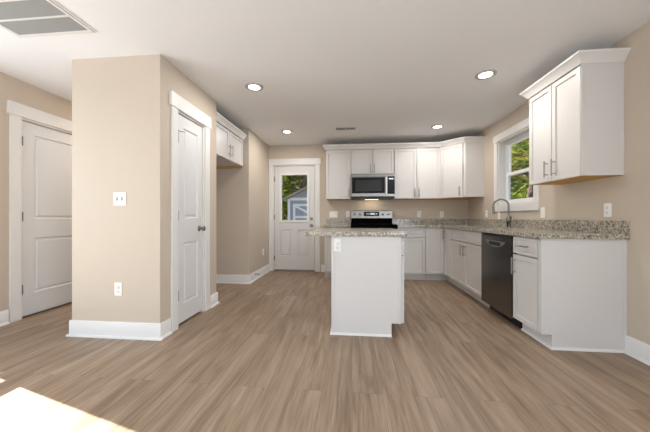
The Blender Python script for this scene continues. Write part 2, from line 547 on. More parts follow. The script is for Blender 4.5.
# door_3: back door with a half-height glass lite
d = thing('door_3', 'white back door with a tall glass pane in its upper half', 'door', (0, YB, 0), 0, kind='structure')
casing(d, DX0, DX1, DZ1, side=0.082, head=0.115, over=0.016)
jamb(d, DX0, DX1, DZ1, depth=0.15)
xs = [DX0 + 0.024, -1.400, -1.190, -1.050, -0.838, DX1 - 0.024]
o = obj('slab', slab_mesh(xs, [0.030, 0.29, 0.80, 0.960, 1.895, 2.036], [(1, 1), (3, 1)], [(1, 3), (2, 3), (3, 3)], t=0.044), DOOR, d)
o.location.y = 0.010
LX0, LX1, LZ0, LZ1 = -1.400, -0.838, 0.960, 1.895
fr = boxes('lite_frame', TRIM, d,
           (LX0 - .012, LX0 + .028, -0.002, 0.066, LZ0 - .012, LZ1 + .012), (LX1 - .028, LX1 + .012, -0.002, 0.066, LZ0 - .012, LZ1 + .012),
           (LX0 + .028, LX1 - .028, -0.002, 0.066, LZ0 - .012, LZ0 + .028), (LX0 + .028, LX1 - .028, -0.002, 0.066, LZ1 - .028, LZ1 + .012), bev=0.002)
boxes('glass', GLASS, fr, (LX0 + .028, LX1 - .028, 0.028, 0.034, LZ0 + .028, LZ1 - .028))
for z in (0.25, 1.05, 1.79):
    hinge(d, xs[0] - 0.002, z, 0.008)
knob(d, -0.782, 0.885, 0.010)
bm = bmesh.new()
lathe(bm, [(0.030, 0), (0.030, 0.008), (0.024, 0.016), (0.010, 0.018)], (-0.782, 0.010, 1.02), (0, -1, 0))
box(bm, -0.786, -0.778, -0.026, -0.006, 1.002, 1.038, bev=0.002)
obj('deadbolt', bm, HINGE, d)
boxes('weatherstrip', SLOT, d, (DX0 + .0182, DX0 + .032, .056, .066, .03, DZ1 - .019), (DX1 - .032, DX1 - .0182, .056, .066, .03, DZ1 - .019), (DX0 + .032, DX1 - .032, .056, .066, DZ1 - .032, DZ1 - .019))
boxes('threshold', THRESH, d, (DX0 + .018, DX1 - .018, -0.02, 0.15, 0, 0.026), bev=0.004)

# ------------------------------------------------------------------ windows
def flat_window(name, label, loc, rotz, x0, x1, z0, z1, wall_t, transom=None, mullions=(), sash=True, trim=True):
    """local x along the wall, local +y out of the room; wall plane at y=0"""
    win = thing(name, label, 'window', loc, rotz, kind='structure')
    s = 0.09
    if trim:
        bm = bmesh.new()
        box(bm, x0 - s, x0 - .003, -0.018, 0, z0 - .002, z1, bev=.0015)
        box(bm, x1 + .003, x1 + s, -0.018, 0, z0 - .002, z1, bev=.0015)
        box(bm, x0 - s, x1 + s, -0.019, 0, z0 - s, z0 - .003, bev=.0015)
        box(bm, x0 - s - .014, x1 + s + .014, -0.024, 0, z1 + .003, z1 + .10, bev=.0015)
        obj('casing', bm, TRIM, win)
    boxes('jamb', TRIM, win, (x0, x0 + .015, 0, wall_t, z0 + .015, z1 - .015), (x1 - .015, x1, 0, wall_t, z0 + .015, z1 - .015),
          (x0, x1, 0, wall_t, z0, z0 + .015), (x0, x1, 0, wall_t, z1 - .015, z1))
    X0, X1, Z0, Z1 = x0 + .015, x1 - .015, z0 + .015, z1 - .015
    f = .024
    ya, yb = wall_t - .06, wall_t
    fr = boxes('frame', VINYL, win, (X0, X0 + f, ya, yb, Z0, Z1), (X1 - f, X1, ya, yb, Z0, Z1), (X0 + f, X1 - f, ya, yb, Z0, Z0 + f), (X0 + f, X1 - f, ya, yb, Z1 - f, Z1), bev=.002)
    X0 += f; X1 -= f; Z0 += f; Z1 -= f
    if transom is not None:
        zm, hw = transom
        for nm, a_, b_, yo in (('lower_sash', Z0, zm + hw, 0.0), ('upper_sash', zm - hw, Z1, 0.024)):
            g = .036
            sh = boxes(nm, VINYL, win, (X0, X0 + g, ya + yo + .006, ya + yo + .030, a_, b_), (X1 - g, X1, ya + yo + .006, ya + yo + .030, a_, b_),
                       (X0 + g, X1 - g, ya + yo + .006, ya + yo + .030, a_, a_ + (hw * 2 if nm == 'upper_sash' else g)), (X0 + g, X1 - g, ya + yo + .006, ya + yo + .030, b_ - (hw * 2 if nm == 'lower_sash' else g), b_), bev=.002)
            boxes('glass', GLASS, sh, (X0 + g, X1 - g, ya + yo + .016, ya + yo + .020, a_ + g, b_ - g))
    else:
        boxes('glass', GLASS, fr, (X0, X1, ya + .028, ya + .034, Z0, Z1))
    for k, m in enumerate(mullions):
        boxes('mullion', VINYL, win, (m - .03, m + .03, ya, yb, Z0, Z1))
    return win
# window_1 above the sink: wall faces -X, so local x = -world Y
flat_window('window_1', 'white double-hung window above the kitchen sink', (XR, 0, 0), -PI / 2, -WY1, -WY0, WZ0, WZ1, 0.15, transom=(1.648, 0.022))
# window_2: glazed opening in the left wall (wall faces +X: local x = world Y)
flat_window('window_2', 'tall white living room window in the wall at left, out of frame', (XL, 0, 0), PI / 2, GY0, GY1, GZ0, GZ1, 0.15, transom=(1.135, 0.055))
# window_3: unseen window added behind the camera for daylight (wall faces +Y: local x = -world X)
flat_window('window_3', 'unseen wide white window added opposite the kitchen for its daylight', (0, YF, 0), PI, -RX1, -RX0, RZ0, RZ1, 0.15, mullions=(-0.13, 1.13))

# window_4: unseen window added in the right wall to brighten the left side
flat_window('window_4', 'unseen white window added in the wall at right for its light', (XR, 0, 0), -PI / 2, -NY1w, -NY0w, RZ0, RZ1, 0.15, transom=(1.40, 0.026))

# ------------------------------------------------------------------ cabinets
def shaker(bm, x0, x1, z0, z1, y=0.0, t=0.020, stile=0.057, rec=0.011):
    fs = box(bm, x0, x1, y, y + t, z0, z1)
    f = fs[2]
    bmesh.ops.recalc_face_normals(bm, faces=fs)
    bmesh.ops.inset_region(bm, faces=[f], thickness=stile, depth=0)
    bmesh.ops.inset_region(bm, faces=[f], thickness=0.003, depth=-rec - .002)
    bmesh.ops.inset_region(bm, faces=[f], thickness=0.003, depth=0)
    bmesh.ops.inset_region(bm, faces=[f], thickness=0.002, depth=.002)

def pull(parent, x, z, vertical=True, L=0.150, y=0.0):
    bm = bmesh.new()
    h = L / 2
    if vertical:
        tube(bm, [(x, y - .032, z - h), (x, y - .032, z + h)], 0.006, 10)
        for s in (-1, 1):
            tube(bm, [(x, y, z + s * h * .68), (x, y - .032, z + s * h * .68)], 0.005, 8)
    else:
        tube(bm, [(x - h, y - .032, z), (x + h, y - .032, z)], 0.006, 10)
        for s in (-1, 1):
            tube(bm, [(x + s * h * .68, y, z), (x + s * h * .68, y - .032, z)], 0.005, 8)
    return obj('handle', bm, PULL, parent)

def cab_door(parent, x0, x1, z0, z1, hx=None, hz=None, y=0.0, stile=0.057):
    bm = bmesh.new()
    shaker(bm, x0, x1, z0, z1, y, stile=stile)
    o = obj('door', bm, CAB, parent, sharp=0.3)
    if hx is not None:
        pull(o, hx, hz, True, y=y)
    return o

def cab_drawer(parent, x0, x1, z0, z1, handle=True, y=0.0, name='drawer'):
    bm = bmesh.new()
    shaker(bm, x0, x1, z0, z1, y, stile=0.036)
    o = obj(name, bm, CAB, parent, sharp=0.3)
    if handle:
        pull(o, (x0 + x1) / 2, (z0 + z1) / 2, False, y=y)
    return o

G = 0.005   # half the reveal between fronts
BH, BD = 0.876, 0.620
TKH, TKD = 0.114, 0.085
def base_cabinet(name, label, loc, rotz, wdt, fronts, depth=BD, toe=True, hollow=False, group='white base cabinets'):
    """origin at the front left floor corner; x along the width, y back to the wall"""
    c = thing(name, label, 'cabinet', loc, rotz, group)
    d2 = depth - .022
    if hollow:      # open-topped carcass that the sink hangs in
        boxes('body', CAB, c, (0, .018, .034, d2, TKH, BH), (wdt - .018, wdt, .034, d2, TKH, BH), (.018, wdt - .018, .034, d2, TKH, TKH + .018),
              (.018, wdt - .018, d2 - .008, d2, TKH + .018, BH), (.018, wdt - .018, .034, .052, TKH + .018, BH))
    else:
        boxes('body', CAB, c, (0, wdt, 0.034, d2, TKH, BH))
    if toe:
        boxes('toe_kick', CAB, c, (0, wdt, TKD, TKD + .016, 0, TKH))
    for f in fronts:
        k = f[0]
        if k == 'drawer':
            cab_drawer(c, f[1] + G, f[2] - G, 0.718, 0.866)
        elif k == 'false':
            cab_drawer(c, f[1] + G, f[2] - G, 0.718, 0.866, handle=False, name='false_drawer_front')
        elif k == 'door':
            cab_door(c, f[1] + G, f[2] - G, 0.118, 0.704, f[3], 0.60)
        elif k == 'tall':
            cab_door(c, f[1] + G, f[2] - G, 0.118, 0.868, f[3], 0.76)
    return c

FX = XR - BD - 0.0           # plane of the base door fronts on the right wall run
FY = YB - BD                 # plane of the base door fronts on the back wall run
RP, RW = 0.735, -0.02        # range: right and left edge
# right wall run (front faces -X): local x runs toward the camera from the far end
# end cabinet beside the dishwasher
Y0 = 2.372
c = base_cabinet('base_cabinet', 'white base cabinet with end panel, nearest to the camera on the sink wall', (FX, 2.756, 0), -PI / 2, 2.756 - Y0 - 0.012,
                 [('drawer', 0, .350), ('door', 0, .350, .040)])
# full end panel with toe-kick notch and corner strips (local x = .344 .. .356)
bm = bmesh.new()
pw = 2.756 - Y0
def notch_panel(bm, xa, xb, d, y0=0.006):
    pts = [(y0, TKH), (TKD, TKH), (TKD, 0), (d, 0), (d, BH), (y0, BH)]
    a_ = [bm.verts.new((xa, p[0], p[1])) for p in pts]
    b_ = [bm.verts.new((xb, p[0], p[1])) for p in pts]
    bm.faces.new(a_[::-1]); bm.faces.new(b_)
    for i in range(6):
        j = (i + 1) % 6
        bm.faces.new((a_[i], a_[j], b_[j], b_[i]))
notch_panel(bm, pw - .012, pw, BD)
obj('end_panel', bm, CAB, c)
boxes('filler_strip', CAB, c, (.352, pw - .0125, 0.004, .02, TKH + .004, BH - .008))
boxes('corner_strip', CAB, c, (pw, pw + .006, BD - .032, BD, 0.018, BH - .001), bev=.0015)
bm = bmesh.new()
SHOE = [(0, 0), (.014, 0), (.013, .007), (.008, .014), (0, .018)]
sweep(bm, [(BD, -pw), (TKD, -pw), (TKD, -.0)], [(-o_, u_) for o_, u_ in SHOE])   # built in a rotated frame, then turned
for v in bm.verts:
    v.co = Vector((-v.co.y, v.co.x, v.co.z))
obj('shoe_molding', bm, TRIM, c)
# sink base
base_cabinet('sink_base_cabinet', 'wide white two-door cabinet below the sink', (FX, 4.415, 0), -PI / 2, 4.415 - 3.384,
             [('false', 0, .515), ('false', .515, 1.029), ('door', 0, .515, .470), ('door', .515, 1.029, .560)], hollow=True)
# corner cabinet: L-shaped body with two hinged leaves, axis-aligned with the back wall
c = thing('corner_base_cabinet', 'white L-shaped corner base cabinet with a folding door', 'cabinet', (XR, YB, 0), 0, 'white base cabinets')
lx, ly = 1.200 - XR, 4.418 - YB
bm = bmesh.new()
box(bm, lx, -.022, -BD + .0205, -.022, TKH, BH)
box(bm, -BD + .0205, -.022, ly, -BD + .0205, TKH, BH)
obj('body', bm, CAB, c)
boxes('toe_kick', CAB, c, (lx, -BD + TKD + .016, -BD + TKD, -BD + TKD + .016, 0, TKH), (-BD + TKD, -BD + TKD + .016, ly, -BD + TKD, 0, TKH))
bm = bmesh.new(); shaker(bm, lx + G, -BD - .004, .118, .868, 0)
o = obj('door', bm, CAB, c, sharp=.3); o.location = (0, -BD, 0)
bm = bmesh.new(); shaker(bm, BD + .004, -ly - G, .118, .868, 0)
o = obj('door', bm, CAB, c, sharp=.3); o.location = (-BD, 0, 0); o.rotation_euler = (0, 0, -PI / 2)
pull(o, BD + .055, .765, True)
# back wall run
base_cabinet('base_cabinet', 'white base cabinet with one drawer, between the range and the corner cabinet', (RP + .005, FY, 0), 0, 1.198 - RP - .006,
             [('drawer', 0, 1.198 - RP - .006), ('door', 0, 1.198 - RP - .006, .045)])
LCX = -0.470
base_cabinet('base_cabinet', 'white base cabinet between the back door and the range, behind the island', (LCX, FY, 0), 0, RW - LCX - .005,
             [('drawer', 0, RW - LCX - .005), ('door', 0, RW - LCX - .005, RW - LCX - .05)])

# island (fronts face +X): local x = world Y, local y = -world X
IX0, IX1, IY0, IY1 = -0.184, 0.452, 2.49, 3.37
c = thing('kitchen_island', 'white kitchen island cabinet in the middle of the floor', 'kitchen island', (IX1, IY0, 0), PI / 2)
iw, idp = IY1 - IY0, IX1 - IX0
boxes('body', CAB, c, (.012, iw - .012, .0205, idp - .012, TKH, BH))
boxes('toe_kick', CAB, c, (.012, iw - .012, TKD + .024, TKD + .040, 0, TKH))
TKD2 = TKD + .024
bm = bmesh.new()
for xa, xb in ((0, .012), (iw - .012, iw)):
    pts = [(.028, TKH), (TKD2, TKH), (TKD2, 0), (idp, 0), (idp, BH), (.028, BH)]
    a_ = [bm.verts.new((xa, p[0], p[1])) for p in pts]
    b_ = [bm.verts.new((xb, p[0], p[1])) for p in pts]
    bm.faces.new(a_[::-1]); bm.faces.new(b_)
    for i in range(6):
        j = (i + 1) % 6
        bm.faces.new((a_[i], a_[j], b_[j], b_[i]))
box(bm, .012, iw - .012, idp - .012, idp, 0, BH)
obj('end_panel', bm, CAB, c)
boxes('corner_strip', CAB, c, (-.006, 0, idp - .022, idp, 0.018, BH - .001), bev=.0015)
boxes('corner_strip', CAB, c, (-.006, 0, .028, .048, TKH, BH - .001), bev=.0015)
bm = bmesh.new()
sweep(bm, [(TKD2, -0.0), (idp, -0.0), (idp, iw)], SHOE)
for v in bm.verts:          # (depth, width) -> local (width, depth)
    v.co = Vector((v.co.y, v.co.x, v.co.z))
obj('shoe_molding', bm, TRIM, c)
for a_, b_, hx in ((0.004, iw / 2, iw / 2 - .05), (iw / 2, iw - .004, iw / 2 + .05)):
    cab_drawer(c, a_ + G, b_ - G, .718, .866)
    cab_door(c, a_ + G, b_ - G, .118, .704, hx, .60)

# ------------------------------------------------------------------ countertops
CT0, CT1 = 0.876, 0.914
OH = 0.030
def counter_mesh(bm, pts, holes=None):
    a_ = [bm.verts.new((p[0], p[1], CT0)) for p in pts]
    b_ = [bm.verts.new((p[0], p[1], CT1)) for p in pts]
    bm.faces.new(a_[::-1]); top = bm.faces.new(b_)
    n = len(pts)
    for i in range(n):
        j = (i + 1) % n
        bm.faces.new((a_[i], a_[j], b_[j], b_[i]))
    bmesh.ops.bevel(bm, geom=[e for e in bm.edges if abs(e.verts[0].co.z - e.verts[1].co.z) < 1e-5], offset=.004, segments=2, affect='EDGES')
cx, cy = FX - OH, FY - OH
SKY0, SKY1, SKX0, SKX1 = 3.50, 4.22, 1.575, 1.945       # sink cut-out
t = thing('countertop', 'speckled granite countertop running from the range round the corner past the sink', 'countertop', (0, 0, 0))
bm = bmesh.new()
box(bm, RP + .004, cx, cy, YB, CT0, CT1)
box(bm, cx, XR, SKY1, YB, CT0, CT1)
box(bm, cx, SKX0, SKY0, SKY1, CT0, CT1)
box(bm, SKX1, XR, SKY0, SKY1, CT0, CT1)
box(bm, cx, XR, Y0 - .028, SKY0, CT0, CT1)
obj('slab', bm, GRANITE, t)
bm = bmesh.new()
sweep(bm, [(RP + .004, YB), (XR, YB), (XR, Y0 - .028)], [(0, 0), (.020, 0), (.020, .100), (.018, .102), (0, .102)], CT1)
obj('backsplash', bm, GRANITE, t)
t = thing('countertop', 'short speckled granite countertop between the range and the back door', 'countertop', (0, 0, 0))
boxes('slab', GRANITE, t, (LCX - .02, RW - .004, cy, YB, CT0, CT1), bev=.003)
bm = bmesh.new()
sweep(bm, [(LCX - .02, YB), (RW - .004, YB)], [(0, 0), (.020, 0), (.020, .100), (.018, .102), (0, .102)], CT1)
obj('backsplash', bm, GRANITE, t)
bm = bmesh.new()
box(bm, -0.420, 0.472, 2.462, 3.395, CT0, CT1, bev=.004, seg=2)
tag(obj('countertop', bm, GRANITE), 'speckled granite top of the kitchen island, overhanging at one side', 'countertop')

# ------------------------------------------------------------------ sink and faucet
t = thing('kitchen_sink', 'stainless steel sink sunk into the counter below the window', 'sink', ((SKX0 + SKX1) / 2, (SKY0 + SKY1) / 2, CT0))
hx, hy = (SKX1 - SKX0) / 2 - .0015, (SKY1 - SKY0) / 2 - .0015
bm = bmesh.new()
fs = box(bm, -hx, hx, -hy, hy, -.2, 0.0)
bm.faces.remove(fs[1])
bmesh.ops.solidify(bm, geom=bm.faces[:], thickness=.003)
obj('basin', bm, STEEL, t)
bm = bmesh.new(); lathe(bm, [(.045, 0), (.045, .003), (.03, .004)], (0, 0, -.197))
obj('drain', bm, NICKEL, t)

t = thing('faucet', 'brushed nickel gooseneck faucet in front of the window', 'faucet', (2.000, 3.800, CT1))
bm = bmesh.new()
lathe(bm, [(.027, 0), (.027, .008), (.024, .012), (.023, .05), (.028, .058), (.028, .118), (.019, .135), (.0125, .14)], (0, 0, 0))
pts = [(0, 0, .13), (0, 0, .278)]
R = .086
sdir = Vector((-.82, .57, 0)).normalized()
for k in range(1, 14):
    an = PI * k / 13 * 1.06
    p = sdir * (R * (1 - math.cos(an)))
    pts.append((p.x, p.y, .278 + R * math.sin(an)))
tube(bm, pts, .0115, 12)
obj('spout', bm, NICKEL, t)
bm = bmesh.new()
e = Vector(pts[-1]); dn = (Vector(pts[-1]) - Vector(pts[-2])).normalized()
tube(bm, [e - dn * .005, e + dn * .03, e + dn * .085, e + dn * .09], [.013, .0145, .0165, .013], 14)
obj('spray_head', bm, NICKEL, t)
bm = bmesh.new()
tube(bm, [(0, -.018, .085), (0, -.040, .088), (0, -.046, .089)], [.016, .016, .012], 12)
tube(bm, [(0, -.036, .09), (.004, -.050, .125), (.006, -.056, .150)], [.007, .0055, .004], 10)
obj('lever', bm, NICKEL, t)

# ------------------------------------------------------------------ dishwasher (front faces -X)
t = thing('dishwasher', 'dark stainless dishwasher between the sink cabinet and the end cabinet', 'dishwasher', (FX - .008, 3.376, 0), -PI / 2)
dw = 3.376 - 2.766
boxes('tub', BLACK, t, (0.004, dw - .004, .035, BD, .10, .868))
bm = bmesh.new()
fs = box(bm, .003, dw - .003, 0, .034, .095, .845)
obj('door', bm, DKSTEEL, t)
boxes('control_strip', BLACK, t, (.003, dw - .003, .002, .034, .847, .868), bev=.002)
# pocket handle: a shallow bowed lip above a dark recess
bm = bmesh.new()
n = 14
pa, pb = [], []
for k in range(n + 1):
    u = k / n
    x = .10 + u * (dw - .20)
    dpt = .060 * math.sin(PI * u) ** .55
    pa.append(bm.verts.new((x, -.003, .800)))
    pb.append(bm.verts.new((x, -.003, .800 - dpt - .004)))
pc = [bm.verts.new((v.co.x, .001, v.co.z)) for v in pa]
pd = [bm.verts.new((v.co.x, .001, v.co.z)) for v in pb]
for k in range(n):
    bm.faces.new((pa[k], pa[k + 1], pb[k + 1], pb[k])); bm.faces.new((pc[k], pd[k], pd[k + 1], pc[k + 1]))
    bm.faces.new((pa[k], pc[k], pc[k + 1], pa[k + 1])); bm.faces.new((pb[k], pb[k + 1], pd[k + 1], pd[k]))
bm.faces.new((pa[0], pb[0], pd[0], pc[0])); bm.faces.new((pa[-1], pc[-1], pd[-1], pb[-1]))
hh = obj('pocket_handle', bm, MIDSTEEL, t)
boxes('grip_recess', BLACK, hh, (.19, dw - .19, -.0045, -.002, .752, .790), bev=.001)
boxes('kick_plate', BLACK, t, (.004, dw - .004, .092, .107, .0, .092))
for x in (.05, dw - .05):
    bm = bmesh.new(); lathe(bm, [(.018, 0), (.018, .012), (.008, .014), (.008, .10)], (x, .125, 0), seg=12)
    obj('levelling_foot', bm, BLACK, t)

# ------------------------------------------------------------------ range
t = thing('range', 'stainless electric range with black glass cooktop below the microwave', 'range', (RW + .002, YB - .685, 0))
rw = RP - RW - .004
boxes('body', STEEL, t, (0, rw, .04, .655, .06, .900))
boxes('oven_door', STEEL, t, (.004, rw - .004, 0.0, .039, .27, .852), bev=.004)
o = t.children[-1]
boxes('oven_window', BLKGLASS, o, (.10, rw - .10, -.003, .002, .38, .70))
bm = bmesh.new()
tube(bm, [(.05, -.045, .79), (rw - .05, -.045, .79)], .011, 12)
for x in (.09, rw - .09):
    tube(bm, [(x, 0, .79), (x, -.045, .79)], .008, 8)
obj('handle', bm, STEEL, o)
boxes('drawer', STEEL, t, (.004, rw - .004, .004, .039, .075, .262), bev=.003)
boxes('toe_kick', BLACK, t, (.01, rw - .01, .06, .64, 0, .06))
boxes('front_apron', COOKTOP, t, (-.004, rw + .004, -.030, .039, .858, .8995), bev=.004)
boxes('cooktop', COOKTOP, t, (-.004, rw + .004, -.030, .60, .900, .922), bev=.004)
for (x, y, r) in ((.20, .17, .10), (.55, .17, .085), (.20, .43, .075), (.55, .43, .10)):
    bm = bmesh.new()
    lathe(bm, [(r, 0), (r, .0006), (r - .004, .0006), (r - .004, 0)], (x, y, .9221), seg=32, caps=False)
    obj('burner_ring', bm, DKGREY, t)
bm = bmesh.new()
pts = [(.600, .900), (.575, .935), (.592, 1.165), (.606, 1.175), (.655, 1.175), (.655, .900)]
a_ = [bm.verts.new((0, p[0], p[1])) for p in pts]
b_ = [bm.verts.new((rw, p[0], p[1])) for p in pts]
bm.faces.new(a_[::-1]); bm.faces.new(b_)
for i in range(6):
    j = (i + 1) % 6
    bm.faces.new((a_[i], a_[j], b_[j], b_[i]))
bgd = obj('backguard', bm, STEEL, t)
def onbg(z):       # y of the sloping backguard face at height z
    return .575 + (z - .935) / .23 * .017
boxes('lower_trim', COOKTOP, bgd, (.002, rw - .002, onbg(.95) - .006, onbg(.95) + .006, .924, 1.030))
dsp = boxes('display', BLKGLASS, bgd, (.235, rw - .235, onbg(1.10) - .005, onbg(1.10) + .008, 1.068, 1.148), bev=.002)
for x, wd_ in ((.278, .03), (.315, .03), (.355, .075), (.450, .03)):
    boxes('lit_symbol', DISPLAY, dsp, (x, x + wd_, onbg(1.10) - .0058, onbg(1.10) - .0045, 1.102 if wd_ < .05 else 1.095, 1.112 if wd_ < .05 else 1.122))
for x in (.07, .165, rw - .165, rw - .07):
    bm = bmesh.new()
    lathe(bm, [(.024, 0), (.024, .004), (.019, .007), (.018, .026), (.015, .028)], (x, onbg(1.105), 1.105), (0, -1, .07), 20)
    obj('knob', bm, STEEL, bgd)

# ------------------------------------------------------------------ microwave
MWD = 0.405
t = thing('microwave', 'stainless over-the-range microwave with a dark glass door', 'microwave', (RW + .002, YB - MWD, 1.372))
mh = .437
boxes('body', DKGREY, t, (0, rw, .022, MWD, .012, mh - .002))
boxes('top_vent', STEEL, t, (0, rw, 0.0, .022, mh - .055, mh - .002), bev=.002)
boxes('vent_slot', BLACK, t.children[-1], *[(.03 + k * .035, .058 + k * .035, -.001, .004, mh - .018, mh - .012) for k in range(20)])
md = boxes('door', STEEL, t, (0, .585, -.004, .022, .036, mh - .057), bev=.003)
boxes('window', BLKGLASS, md, (.012, .578, -.006, -.002, .090, mh - .066), bev=.001)
boxes('mesh_screen', DKGREY, md, (.075, .53, -.0075, -.005, .125, mh - .115), bev=.001)
bm = bmesh.new()
box(bm, .588, .622, -.046, -.034, .075, .375, bev=.004)
for z in (.095, .355):
    tube(bm, [(.607, .0, z), (.607, -.042, z)], .009, 8)
obj('handle', bm, BRIGHT, t)
cp = boxes('control_panel', BLKGLASS, t, (.588, rw, -.004, .022, .082, mh - .057), bev=.002)
boxes('display', DISPLAY, cp, (.650, rw - .022, -.0052, -.003, .330, .352))
boxes('keypad', DKGREY, cp, *[(.652 + i * .025, .668 + i * .025, -.005, -.003, .115 + j * .032, .131 + j * .032) for i in range(3) for j in range(6)])
boxes('bottom_rail', STEEL, t, (.587, rw, -.004, .022, .036, .080), bev=.002)
boxes('underside_grille', BLACK, t, (.002, rw - .002, .004, MWD - .01, 0, .034))
bm = bmesh.new()
box(bm, rw / 2 - .12, rw / 2 + .12, .28, .33, -.002, .001)
obj('cooktop_lamp', bm, emit('hood_lamp', lin(255, 226, 180), 4.0), t)
l = lamp('hood_light', 'AREA', (RW + rw / 2, YB - .20, 1.364), .55, (1.0, .88, .72), shape='RECTANGLE', size=.40, size_y=.10)
aim(l, (0, .25, -1))

# ------------------------------------------------------------------ wall cabinets
UZ0, UZ1, UD = 1.372, 2.255, 0.330
def wall_cabinet(name, label, loc, rotz, wdt, doors, z0=UZ0, z1=UZ1, depth=UD, group='white wall cabinets', hgap=.10, under=PLY):
    c = thing(name, label, 'cabinet', loc, rotz, group)
    boxes('body', CAB, c, (0, wdt, .034, depth, z0 + .004, z1))
    boxes('underside', under, c, (.004, wdt - .004, .036, depth - .004, z0, z0 + .0035))
    for (a_, b_, hx) in doors:
        cab_door(c, a_ + G, b_ - G, z0 + .002, z1 - .010, hx, None if hx is None else z0 + hgap)
    return c
UY = YB - UD
wall_cabinet('wall_cabinet', 'tall narrow white wall cabinet beside the microwave, nearest to the back door', (LCX, UY, 0), 0, RW - LCX - .002, [(0, RW - LCX - .002, RW - LCX - .035)])
wall_cabinet('wall_cabinet', 'short white two-door wall cabinet above the microwave', (RW, UY, 0), 0, RP - RW, [(0, (RP - RW) / 2, (RP - RW) / 2 - .035), ((RP - RW) / 2, RP - RW, (RP - RW) / 2 + .035)], z0=1.812)
CW0 = 1.522
mid = .385
wall_cabinet('wall_cabinet', 'wide white two-door wall cabinet between the microwave and the corner cabinet', (RP + .002, UY, 0), 0, CW0 - RP - .004, [(0, mid, mid - .035), (mid, CW0 - RP - .004, mid + .035)])
# diagonal corner cabinet
CX1 = XR - .292
CY2 = UY - (CX1 - CW0)
c = thing('corner_wall_cabinet', 'white wall cabinet set diagonally across the kitchen corner', 'cabinet', (XR, YB, 0), 0, 'white wall cabinets')
ax, ay = CW0 - XR, -UD
bx_, by_ = CX1 - XR, CY2 - YB
pts = [(ax, 0), (ax, ay), (bx_, by_), (0, by_), (0, 0)]
dv = Vector((bx_ - ax, by_ - ay)); dl = dv.length; dn2 = Vector((dv.y, -dv.x)).normalized()
def prism(bm, pts, z0, z1):
    a_ = [bm.verts.new((p[0], p[1], z0)) for p in pts]
    b_ = [bm.verts.new((p[0], p[1], z1)) for p in pts]
    bm.faces.new(a_[::-1]); bm.faces.new(b_)
    for i in range(len(pts)):
        j = (i + 1) % len(pts)
        bm.faces.new((a_[i], a_[j], b_[j], b_[i]))
bm = bmesh.new()
prism(bm, pts, UZ0 + .004, UZ1)
obj('body', bm, CAB, c)
bm = bmesh.new()
prism(bm, [(ax + .01, -.01), (ax + .01, ay), (bx_, by_ + .01), (-.01, by_ + .01), (-.01, -.01)], UZ0, UZ0 + .0035)
obj('underside', bm, PLY, c)
bm = bmesh.new(); shaker(bm, .006, dl - .030, UZ0 + .002, UZ1 - .010, 0)
o = obj('door', bm, CAB, c, sharp=.3)
o.location = (ax + dn2.x * .021, ay + dn2.y * .021, 0)
o.rotation_euler = (0, 0, math.atan2(dv.y, dv.x))
pull(o, dl - .075, UZ0 + .10, True)
boxes('side_panel', CAB, c, (bx_ + .004, bx_ + .042, by_ - .006, by_, UZ0 + .004, UZ1), (bx_ + .042, -.026, by_ - .002, by_, UZ0 + .004, UZ1), (-.026, 0, by_ - .006, by_, UZ0 + .004, UZ1))
# crown on the back run
CROWN = [(0, 0), (.008, 0), (.012, .010), (.048, .058), (.056, .062), (.058, .078), (0, .078)]
bm = bmesh.new()
e_ = .021
sweep(bm, [(LCX, YB), (LCX, UY - .0), (CW0 - .012, UY - .0), (CX1 - .012, CY2), (XR, CY2)], CROWN, UZ1)
tag(obj('crown_molding', bm, TRIM), 'white crown molding along the tops of the back wall cabinets', 'molding')

# wall cabinet right of the window (faces -X)
UD = 0.309
UX = XR - UD
c = wall_cabinet('wall_cabinet', 'white two-door wall cabinet beside the window, closest to the camera', (UX, 3.046, 0), -PI / 2, 3.046 - 2.392 - .004,
                 [(0, .328, .278), (.328, .650, .372)], hgap=.115, depth=UD)
cw = .654
boxes('side_panel', CAB, c, (cw - .0035, cw, 0.0, UD, UZ0 + .002, UZ1))
boxes('corner_strip', CAB, c, (cw, cw + .005, 0.0, .016, UZ0 + .002, UZ1), bev=.0015)
boxes('corner_strip', CAB, c, (cw, cw + .005, UD - .030, UD, UZ0 + .002, UZ1), bev=.0015)
bm = bmesh.new()
sweep(bm, [(-.0, UD), (-.0, 0), (cw, 0), (cw, UD)], CROWN, UZ1)
obj('crown', bm, TRIM, c)

# cabinet above the refrigerator space (faces +X): local x = world Y
RFX = -1.700
rl = NY1 - PY1 - .012
c = wall_cabinet('refrigerator_wall_cabinet', 'short white two-door wall cabinet in the niche over the refrigerator space', (RFX, PY1 + .006, 0), PI / 2, rl,
                 [(0.01, rl / 2, rl / 2 - .04), (rl / 2, rl - .01, rl / 2 + .04)], z0=1.842, depth=RFX - (PX0 + T), hgap=.13, under=CAB)
bm = bmesh.new()
sweep(bm, [(0, 0), (rl, 0)], CROWN, UZ1)
obj('crown', bm, TRIM, c)
boxes('side_lip', PLY, c, (rl - .030, rl - .002, .022, RFX - (PX0 + T) - .004, 1.816, 1.8415))

